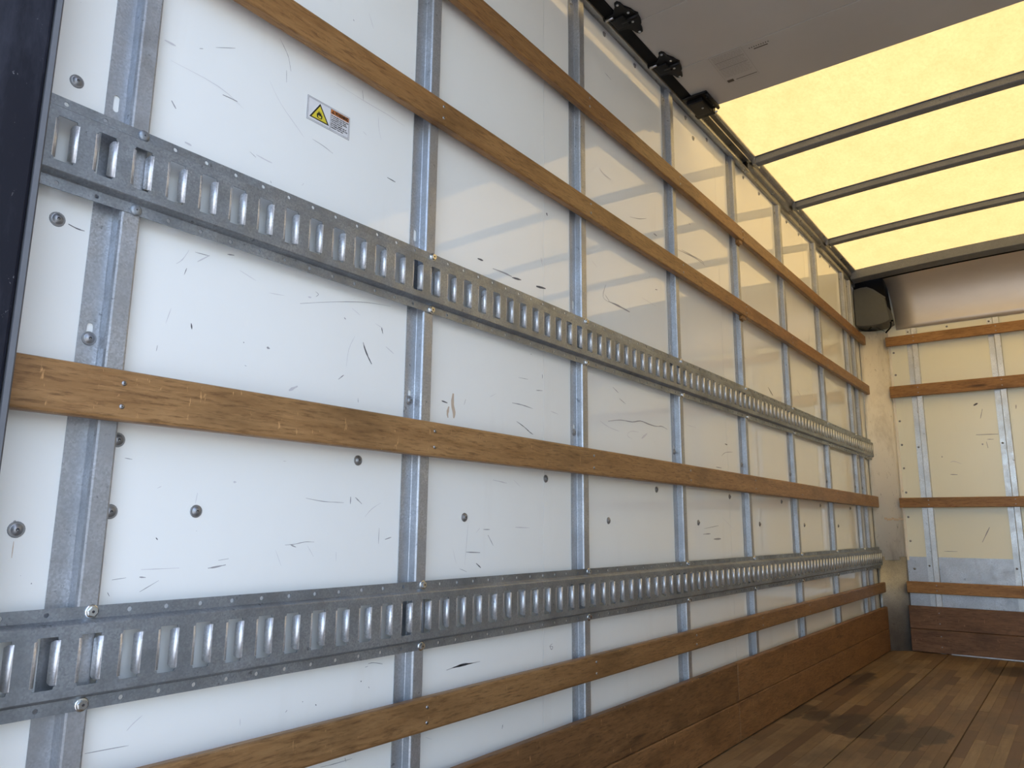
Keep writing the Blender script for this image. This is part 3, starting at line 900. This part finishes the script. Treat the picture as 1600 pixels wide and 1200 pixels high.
# ------------------------------------------------------------------ front wall posts and slats
fpy = [-.262, -.702, -1.150, -1.59, -2.03]
fp_names = ['leftmost, nearest the corner column', 'second from the corner column']
fp0 = None; XS = 4.584
for k, y in enumerate(fpy[:3]):
    e = empty('front_post', (X_FRONT, y - .03, 0), label='pale galvanized post on front wall, ' + (fp_names + ['third from the corner column'])[k], cat='post', group='posts of the front wall')
    if fp0 is None:
        mb = MB(); m = MAT['front_post']
        zt = 1.972
        mb.raw([(X_FRONT - .003, y + .002, -.003), (X_FRONT - .003, y - .028, -.003), (X_FRONT - .003, y - .028, zt), (X_FRONT - .003, y + .002, zt)], [(0, 1, 2, 3)], m)
        prof = [(X_FRONT - .003, y - .028), (XS + .024, y - .0295), (XS + .0225, y - .032), (XS + .0225, y - .059), (XS + .024, y - .061), (X_FRONT - .001, y - .062)]
        mb.extr(prof, 'z', -.003, zt, m, closed=False)
        fp0 = mb.build('channel', None, e, origin=(X_FRONT, y - .03, 0), solid=.0012)
    else: clone(fp0, e, (X_FRONT, y - .03, 0), name='channel')
def front_fast(parent, y, z, x=X_FRONT, s=.62, nm='fastener'):
    if 'f' not in HEX:
        o = fastener_mesh(nrm=(-1, 0, 0)).build('fastener', None, parent, origin=(0, 0, 0)); o.location = Vector((x, y, z)) - wloc(parent); HEX['f'] = o
    else: o = clone(HEX['f'], parent, (x, y, z), name=nm)
    o.scale = (1, s, s)
for z in (1.83, 1.685, 1.387, 1.237, 1.09, .94, .79, .645): front_fast(wall_front, -.180, z, s=.70)
front_fast(wall_front, -.190, .48, x=X_FRONT - .003, s=.8)
for y in (-.49, -.92): front_fast(wall_front, y, 1.958, s=.7)
for k in range(3):
    pe = [o for o in bpy.data.objects if o.name.startswith('front_post') and abs(o.location.y - (fpy[k] - .03)) < .001][0]
    for z in (1.955, 1.217, .50): front_fast(pe, fpy[k] - .010, z, x=X_FRONT - .0035, s=.66)
def fboard(name, z0, z1, m, zs=None, **kw):
    o = MB().box(XS, XS + .0215, -W + .15, -.145, z0, z1, m, ch=.0035).build(name, None, **kw)
    for y in fpy:
        for z in (zs or (z0 + (z1 - z0) * .27, z0 + (z1 - z0) * .73)): screw(o, XS, y - .043, z, nrm=(-1, 0, 0))
    return o
fboard('wooden_slat', 1.867, 1.928, MAT['wood_front'], label='topmost wooden slat on the front wall just under the aluminium panel', cat='slat')
fboard('wooden_slat', 1.533, 1.606, MAT['wood_front'], label='second wooden slat from the top on the front wall', cat='slat')
fboard('wooden_slat', .847, .906, MAT['wood_front'], label='middle wooden slat on the front wall above the galvanized plate', cat='slat')
fboard('wooden_slat', .340, .407, MAT['wood_front'], label='lowest wooden slat on the front wall, crossing the galvanized plate', cat='slat')
fboard('kick_board', .0035, .1335, MAT['kick_front'], label='dark lower kick board on the front wall touching the floor', cat='board')
fboard('kick_board', .1350, .2660, MAT['kick_front'], label='dark upper kick board on the front wall', cat='board')
MB().extr([(XS - .016, .001), (XS - .001, .001), (XS - .001, .007), (XS - .003, .007), (XS - .004, .003), (XS - .016, .0025)], 'y', -W + .15, -.35, MAT['rail']).build('floor_strip', None, label='thin metal edge strip on the floor along the front kick boards', cat='strip')

# ------------------------------------------------------------------ corner column cover
e = empty('corner_cover', (4.57, -.08, 0), label='pale bent corner cover between left wall and front wall, grey plate at its foot', cat='corner cover')
def corner_prof(bulge):
    A = Vector((4.515, -.0045)); B = Vector((X_FRONT - .004, -.150)); pts = []
    nrm = Vector((B.y - A.y, -(B.x - A.x))).normalized()   # towards the room
    if nrm.x > 0: nrm = -nrm
    for i in range(13):
        t = i / 12
        p = A.lerp(B, t) + nrm * bulge * math.sin(math.pi * t)
        pts.append((p.x, p.y))
    return pts
pts = corner_prof(.010)
mb = MB(); mb.extr(pts, 'z', .53, 1.972, MAT['column'], closed=False, smooth=True)
mb.extr([(X_FRONT - .004, -.150), (X_FRONT - .007, -.156), (X_FRONT - .001, -.166)], 'z', .53, 1.970, MAT['column'], closed=False)
mb.build('upper_sheet', None, e, solid=.0015)
mb = MB(); mb.extr([(x - .004, y - .003) for x, y in corner_prof(.003)], 'z', -.002, .55, MAT['corner_plate'], closed=False, smooth=True)
mb.build('lower_plate', None, e, solid=.0015, label='dull grey steel lower plate')
mb = MB()
p2 = corner_prof(.0115)
for i in range(4, 12):
    z = .775 + .004 * math.sin(i * 2)
    mb.raw([(p2[i][0] - .001, p2[i][1] - .001, z - .006), (p2[i + 1][0] - .001, p2[i + 1][1] - .001, z - .004), (p2[i + 1][0] - .001, p2[i + 1][1] - .001, z + .006), (p2[i][0] - .001, p2[i][1] - .001, z + .008)], [(0, 1, 2, 3)], MAT['sc3'])
mb.build('rub_mark', None, e)

# grey housing in the top corner
e = empty('corner_housing', (4.52, -.1, 1.98), label='dark grey plastic housing in the top corner above the column, black wires below', cat='housing')
yz = [(-.006, 2.235), (-.045, 2.242), (-.085, 2.238), (-.120, 2.215), (-.187, 2.150), (-.194, 2.09), (-.204, 2.03), (-.206, 2.005), (-.185, 1.994), (-.150, 1.986), (-.11, 1.983), (-.06, 1.985), (-.028, 1.990), (-.007, 1.996)]
bm = bmesh.new()
va = [bm.verts.new((4.440, y, z)) for y, z in yz]; vb = [bm.verts.new((4.60, y, z)) for y, z in yz]
bm.faces.new(va); bm.faces.new(vb[::-1])
for i in range(len(yz)):
    j = (i + 1) % len(yz); bm.faces.new((va[j], va[i], vb[i], vb[j]))
bmesh.ops.recalc_face_normals(bm, faces=bm.faces[:])
bmesh.ops.bevel(bm, geom=[ed for ed in bm.edges if all(abs(v.co.x - 4.440) < 1e-5 for v in ed.verts)], offset=.005, segments=2, profile=.5, affect='EDGES')
MB().bm(bm, MAT['housing']).build('cover', None, e)
MB().extr([(-.004, 2.345), (-.176, 2.345), (-.186, 2.20), (-.193, 2.10), (-.10, 2.20), (-.004, 2.225)], 'x', 4.475, 4.60, MAT['black']).build('dark_backing', None, e)
MB().extr([(-.045, 2.243), (-.088, 2.243), (-.124, 2.222), (-.190, 2.158), (-.189, 2.145), (-.119, 2.208), (-.084, 2.231), (-.045, 2.233)], 'x', 4.446, 4.456, MAT['housing']).build('rim', None, e)
MB().cyl((4.459, -.082, 2.212), (-1, 0, 0), .010, .012, MAT['black'], 12).build('plug', None, e)
mb = MB()
mb.tube([(4.50, -.195, 2.03), (4.49, -.203, 1.99), (4.49, -.198, 1.965), (4.49, -.182, 1.95), (4.49, -.168, 1.935)], .005, MAT['black'])
mb.tube([(4.50, -.20, 2.01), (4.49, -.212, 2.008)], .006, MAT['black'])
mb.tube([(4.49, -.10, 1.99), (4.48, -.085, 1.98), (4.48, -.075, 1.97)], .003, MAT['black'])
mb.tube([(4.49, -.11, 1.99), (4.48, -.135, 1.965), (4.48, -.165, 1.945)], .0015, MAT['black'])
mb.build('wire', None, e)

# ------------------------------------------------------------------ roller door (open, overhead) and its track
door = empty('door_1', (.76, -W / 2, 2.235), kind='structure')
ZD = 2.235; DY = -.080
js = [-.26, .07, .368, .667, .966, 1.2637, 1.5635, 1.851]
for a, b in zip(js[:-1], js[1:]):
    MB().box(a + .0012, b - .0012, -W - DY, DY, ZD, ZD + .016, MAT['door'], ch=.0012).build('door_panel', None, door)
MB().box(-.262, 1.850, -.083, -.0455, ZD - .0030, ZD - .0002).build('side_seal', MAT['black'], door, label='black edge seal')
MB().box(-.262, 1.850, -W + .0455, -W + .083, ZD - .0030, ZD - .0002).build('side_seal', MAT['black'], door)
def hinge(xj):
    z1 = ZD - .0030; z0 = ZD - .0075
    pl = [(-.075, -.100), (-.078, -.110), (-.068, -.116), (-.050, -.118), (-.026, -.129), (-.010, -.132), (.004, -.138), (.014, -.134), (.030, -.132), (.046, -.127), (.052, -.120), (.070, -.117),
          (.084, -.112), (.087, -.100), (.080, -.094), (.062, -.090), (.046, -.080), (.040, -.050), (-.036, -.050), (-.042, -.078), (-.060, -.094)]
    e2 = MB()
    e2.extr([(xj + u, v) for u, v in pl], 'z', z0, z1 + .0025, MAT['blacksteel'])
    e2.cyl((xj + .004, -.137, ZD - .010), (0, 1, 0), .0065, .055, MAT['blacksteel'], 12)
    e2.box(xj - .022, xj + .026, -.102, -.056, ZD - .014, ZD - .006, MAT['blacksteel'], ch=.003)
    h = e2.build('hinge', None, door)
    rl = MB().cyl((xj - .030, -.072, ZD - .011), (0, 1, 0), .0045, .026, MAT['screw'], 10)
    rl.cyl((xj - .030, -.046, ZD - .004), (0, 1, 0), .007, .006, MAT['black'], 16); rl.build('roller', None, h)
    for u, v in ((-.068, -.107), (.079, -.104), (.006, -.130), (.024, -.109), (-.020, -.117)):
        bb = MB(); bb.lathe((xj + u, v, z0), (0, 0, -1), [(.0045, 0), (.0042, .0015), (.0024, .0018)], MAT['fastener'], 10); bb.cyl((xj + u, v, z0 - .0015), (0, 0, -1), .0026, .0006, MAT['bright'], 6)
        bb.build('rivet', None, h)
for x in (.93, 1.221, 1.514): hinge(x)
# end roller bracket
mb = MB()
mb.box(1.728, 1.850, -.143, -.050, ZD - .010, ZD - .0030, MAT['blacksteel'], ch=.003)
mb.box(1.748, 1.842, -.118, -.058, ZD - .026, ZD - .008, MAT['blacksteel'], ch=.004)
mb.cyl((1.735, -.138, ZD - .012), (1, 0, 0), .006, .115, MAT['blacksteel'], 10)
mb.box(1.842, 1.868, -.120, -.050, ZD - .022, ZD + .006, MAT['blacksteel'], ch=.003)
h = mb.build('end_bracket', None, door)
mb = MB(); mb.cyl((1.855, -.072, ZD - .012), (0, 1, 0), .005, .022, MAT['bright'], 10); mb.cyl((1.866, -.090, ZD - .010), (0, 1, 0), .006, .02, MAT['bright'], 12); mb.cyl((1.868, -.128, ZD - .012), (0, 1, 0), .004, .03, MAT['bright'], 8)
mb.build('roller', None, h)
for u, v in ((1.760, -.132), (1.825, -.132), (1.795, -.100)):
    MB().lathe((u, v, ZD - .010 if v < -.12 else ZD - .026), (0, 0, -1), [(.0042, 0), (.004, .0015), (.002, .002)], MAT['fastener'], 10).build('rivet', None, h)

e = empty('door_track', (1.1, -.07, 2.19), label='galvanized overhead door track along the top of the left wall', cat='track')
tp = [(-.0275, 2.2965), (-.0440, 2.2965), (-.0440, 2.290), (-.0425, 2.290), (-.0425, 2.295), (-.0160, 2.295), (-.0145, 2.293), (-.0145, 2.256), (-.017, 2.2535), (-.0295, 2.2490), (-.0320, 2.2490), (-.0332, 2.2505), (-.0335, 2.2570), (-.0352, 2.2570), (-.0350, 2.2480), (-.0325, 2.2455), (-.0290, 2.2455), (-.0150, 2.2505), (-.0130, 2.2530), (-.0130, 2.2965)]
mb = MB(); mb.extr(tp, 'x', -.265, 2.46, MAT['rail']); mb.build('channel', None, e)
for x in (2.43, 2.448):
    MB().lathe((x, -.022, 2.2485), (0, -.5, -1), [(.0045, 0), (.004, .002), (.002, .0026)], MAT['bright'], 10).build('screw', None, e)
MB().box(2.440, 2.458, -.031, -.0165, 2.260, 2.292).build('end_stop', MAT['black'], e)

# printed notice on the door underside
def text_mesh(s, size, mat_):
    c = bpy.data.curves.new('t', 'FONT'); c.body = s; c.size = size; c.align_x = 'LEFT'
    o = bpy.data.objects.new('t', c); COL.objects.link(o)
    bpy.context.view_layer.update()
    me = bpy.data.meshes.new_from_object(o.evaluated_get(bpy.context.evaluated_depsgraph_get()))
    bpy.data.objects.remove(o); bpy.data.curves.remove(c)
    return [v.co.copy() for v in me.vertices], [tuple(p.vertices) for p in me.polygons]
def add_text(mb, s, org, U, V, N, size, mat_, width=None, bold=0.0):
    vs, fs = text_mesh(s, size, mat_)
    w = max(v.x for v in vs); k = (width / w) if width else 1
    offs = [(0, 0)] if not bold else [(0, 0), (bold, 0), (0, bold), (bold, bold)]
    for q, (a, b) in enumerate(offs):
        mb.raw([org + U * (v.x * k + a) + V * (v.y + b) + N * (.0001 * q) for v in vs], fs, mat_)
# ---- warning sticker on the wall
sx0, sx1, sz0, sz1 = .1685, .2690, 1.4350, 1.4825
e = empty('warning_sticker', ((sx0 + sx1) / 2, 0, sz0), label='small white fire warning sticker with yellow triangle on the left wall', cat='sticker')
st = MB().box(sx0, sx1, -.0006, -.0001, sz0, sz1).build('backing', MAT['lab_white'], e)
mb = MB(); yb = -.0008
def rect(x0, x1, z0, z1, m, y=yb): mb.raw([(x0, y, z0), (x1, y, z0), (x1, y, z1), (x0, y, z1)], [(0, 1, 2, 3)], m)
for g, w in ((.0006, .0005), (.0028, .0005)):
    rect(sx0 + g, sx1 - g, sz1 - g - w, sz1 - g, MAT['lab_black']); rect(sx0 + g, sx1 - g, sz0 + g, sz0 + g + w, MAT['lab_black'])
    rect(sx0 + g, sx0 + g + w, sz0 + g, sz1 - g, MAT['lab_black']); rect(sx1 - g - w, sx1 - g, sz0 + g, sz1 - g, MAT['lab_black'])
xm = sx0 + .0535
rect(xm, xm + .0006, sz0 + .003, sz1 - .003, MAT['lab_black'])
mb.build('border', None, st)
mb = MB()
rect(xm + .0008, sx1 - .0034, sz1 - .0125, sz1 - .0035, MAT['lab_orange'])
mb.build('orange_band', None, st)
mb = MB(); tx, tz, tr = sx0 + .029, sz0 + .0075, .0205
def tri(cx, z0, hw, h, m, y): mb.raw([(cx - hw, y, z0), (cx + hw, y, z0), (cx, y, z0 + h)], [(0, 1, 2)], m)
tri(tx, tz, .0225, .0345, MAT['lab_black'], yb); tri(tx, tz + .0022, .0178, .0275, MAT['lab_yellow'], yb - .0001)
fl = [(-.006, .004), (-.0045, .0018), (0, .0008), (.0045, .0018), (.006, .005), (.0062, .009), (.0045, .012), (.0042, .009), (.003, .0135), (.0012, .0175), (.0012, .012), (-.0005, .0155), (-.0022, .0185), (-.0022, .0135), (-.0042, .0155), (-.004, .0115), (-.006, .012), (-.0068, .008)]
mb.raw([(tx + a, yb - .0002, tz + .0032 + b * .9) for a, b in fl], [tuple(range(len(fl)))], MAT['lab_black'])
fl2 = [(-.003, .0035), (0, .0024), (.003, .0035), (.0036, .006), (.002, .0085), (0, .0065), (-.002, .009), (-.0036, .0062)]
mb.raw([(tx + a, yb - .0003, tz + .0030 + b * .9) for a, b in fl2], [tuple(range(len(fl2)))], MAT['lab_yellow'])
mb.build('fire_triangle', None, st)
mb = MB()
U_, V_, N_ = Vector((1, 0, 0)), Vector((0, 0, 1)), Vector((0, -1, 0))
tri(xm + .0058, sz1 - .0112, .0037, .0066, MAT['lab_black'], yb - .0001)
tri(xm + .0058, sz1 - .0098, .0008, .0032, MAT['lab_orange'], yb - .0002)
add_text(mb, 'WARNING', Vector((xm + .0105, yb - .0001, sz1 - .0110)), U_, V_, N_, .0090, MAT['lab_black'], width=.0315, bold=.0004)
lines = [('Burning lights may heat loads', .0415), ('in the cargo area. Keep', .0360), ('materials in this vehicle.', .0385), ('Turn the switch off,', .0270), ('prevention against risk of', .0370), ('fire. Replace bulbs with only', .0400), ('maximum 1 hour time.', .0300)]
for i, (s, w) in enumerate(lines):
    add_text(mb, s, Vector((xm + .0016, yb, sz1 - .0168 - i * .00395)), U_, V_, N_, .0040, MAT['lab_black'], width=w, bold=.00014)
mb.build('lettering', None, st)

e = empty('door_notice', (1.64, -.27, ZD), label='faint printed notice on the underside of the open roller door', cat='notice')
Ud, Vd, Nd = Vector((0, -1, 0)), Vector((-1, 0, 0)), Vector((0, 0, -1))
mb = MB()
org = Vector((1.744, -.216, ZD - .0006))
def q(u0, u1, v0, v1, m, lift=0.0): mb.raw([org + Ud * a + Vd * b + Nd * lift for a, b in ((u0, v0), (u1, v0), (u1, v1), (u0, v1))], [(0, 1, 2, 3)], m)
for w in ((0, .110, 0, .0015), (0, .110, .176, .1775), (0, .0012, 0, .1775), (.109, .1102, 0, .1775)): q(*w, MAT['lab_faint'])
rn = random.Random(3)
for i in range(17):
    v = .165 - i * .0078
    if i in (4, 9): q(.006, .104, v, v + .0016, MAT['lab_dark']); continue
    u = .006
    while u < .098:
        L = rn.uniform(.004, .014); q(u, min(u + L, .104), v, v + .0026, MAT['lab_faint']); u += L + .0022
q(.004, .026, .006, .022, MAT['lab_dark']); q(.034, .106, .010, .0135, MAT['lab_dark'])
u = .128
for i in range(9): q(u, u + .0035, .150 + (i % 2) * .0, .155, MAT['lab_dark']); u += .0075
q(.140, .185, .138, .143, MAT['lab_dark'])
mb.build('printing', None, e)

# ------------------------------------------------------------------ rear door frame at the left
e = empty('rear_door_frame', (-.31, -.05, 0), label='scuffed black upright of the rear door frame at the far left edge', cat='door frame')
MB().box(-.345, -.2765, -.086, -.001, -.03, 2.33, ch=.004).build('black_upright', MAT['frame'], e)
MB().extr([(-.2755, -.088), (-.270, -.089), (-.2675, -.086), (-.2675, -.070), (-.2695, -.070), (-.2755, -.070)], 'z', -.03, 2.235, MAT['edge']).build('edge_channel', None, e, label='grey steel edge channel')
MB().extr([(-.345, -.088), (-.350, -.094), (-.356, -.088), (-.362, -.094), (-.368, -.088), (-.374, -.090), (-.374, -.03), (-.345, -.03)], 'z', -.03, 2.33, MAT['rail']).build('ribbed_outer_trim', None, e, label='silver ribbed outer trim')
# outer header over the rear opening and right upright (close the box shell)
MB().box(-.375, -.33, -W, 0, 2.24, 2.42).build('trim_4', MAT['rail'], kind='structure')
MB().box(-.375, -.27, -W + .001, -W + .086, -.03, 2.33).build('trim_5', MAT['frame'], kind='structure')
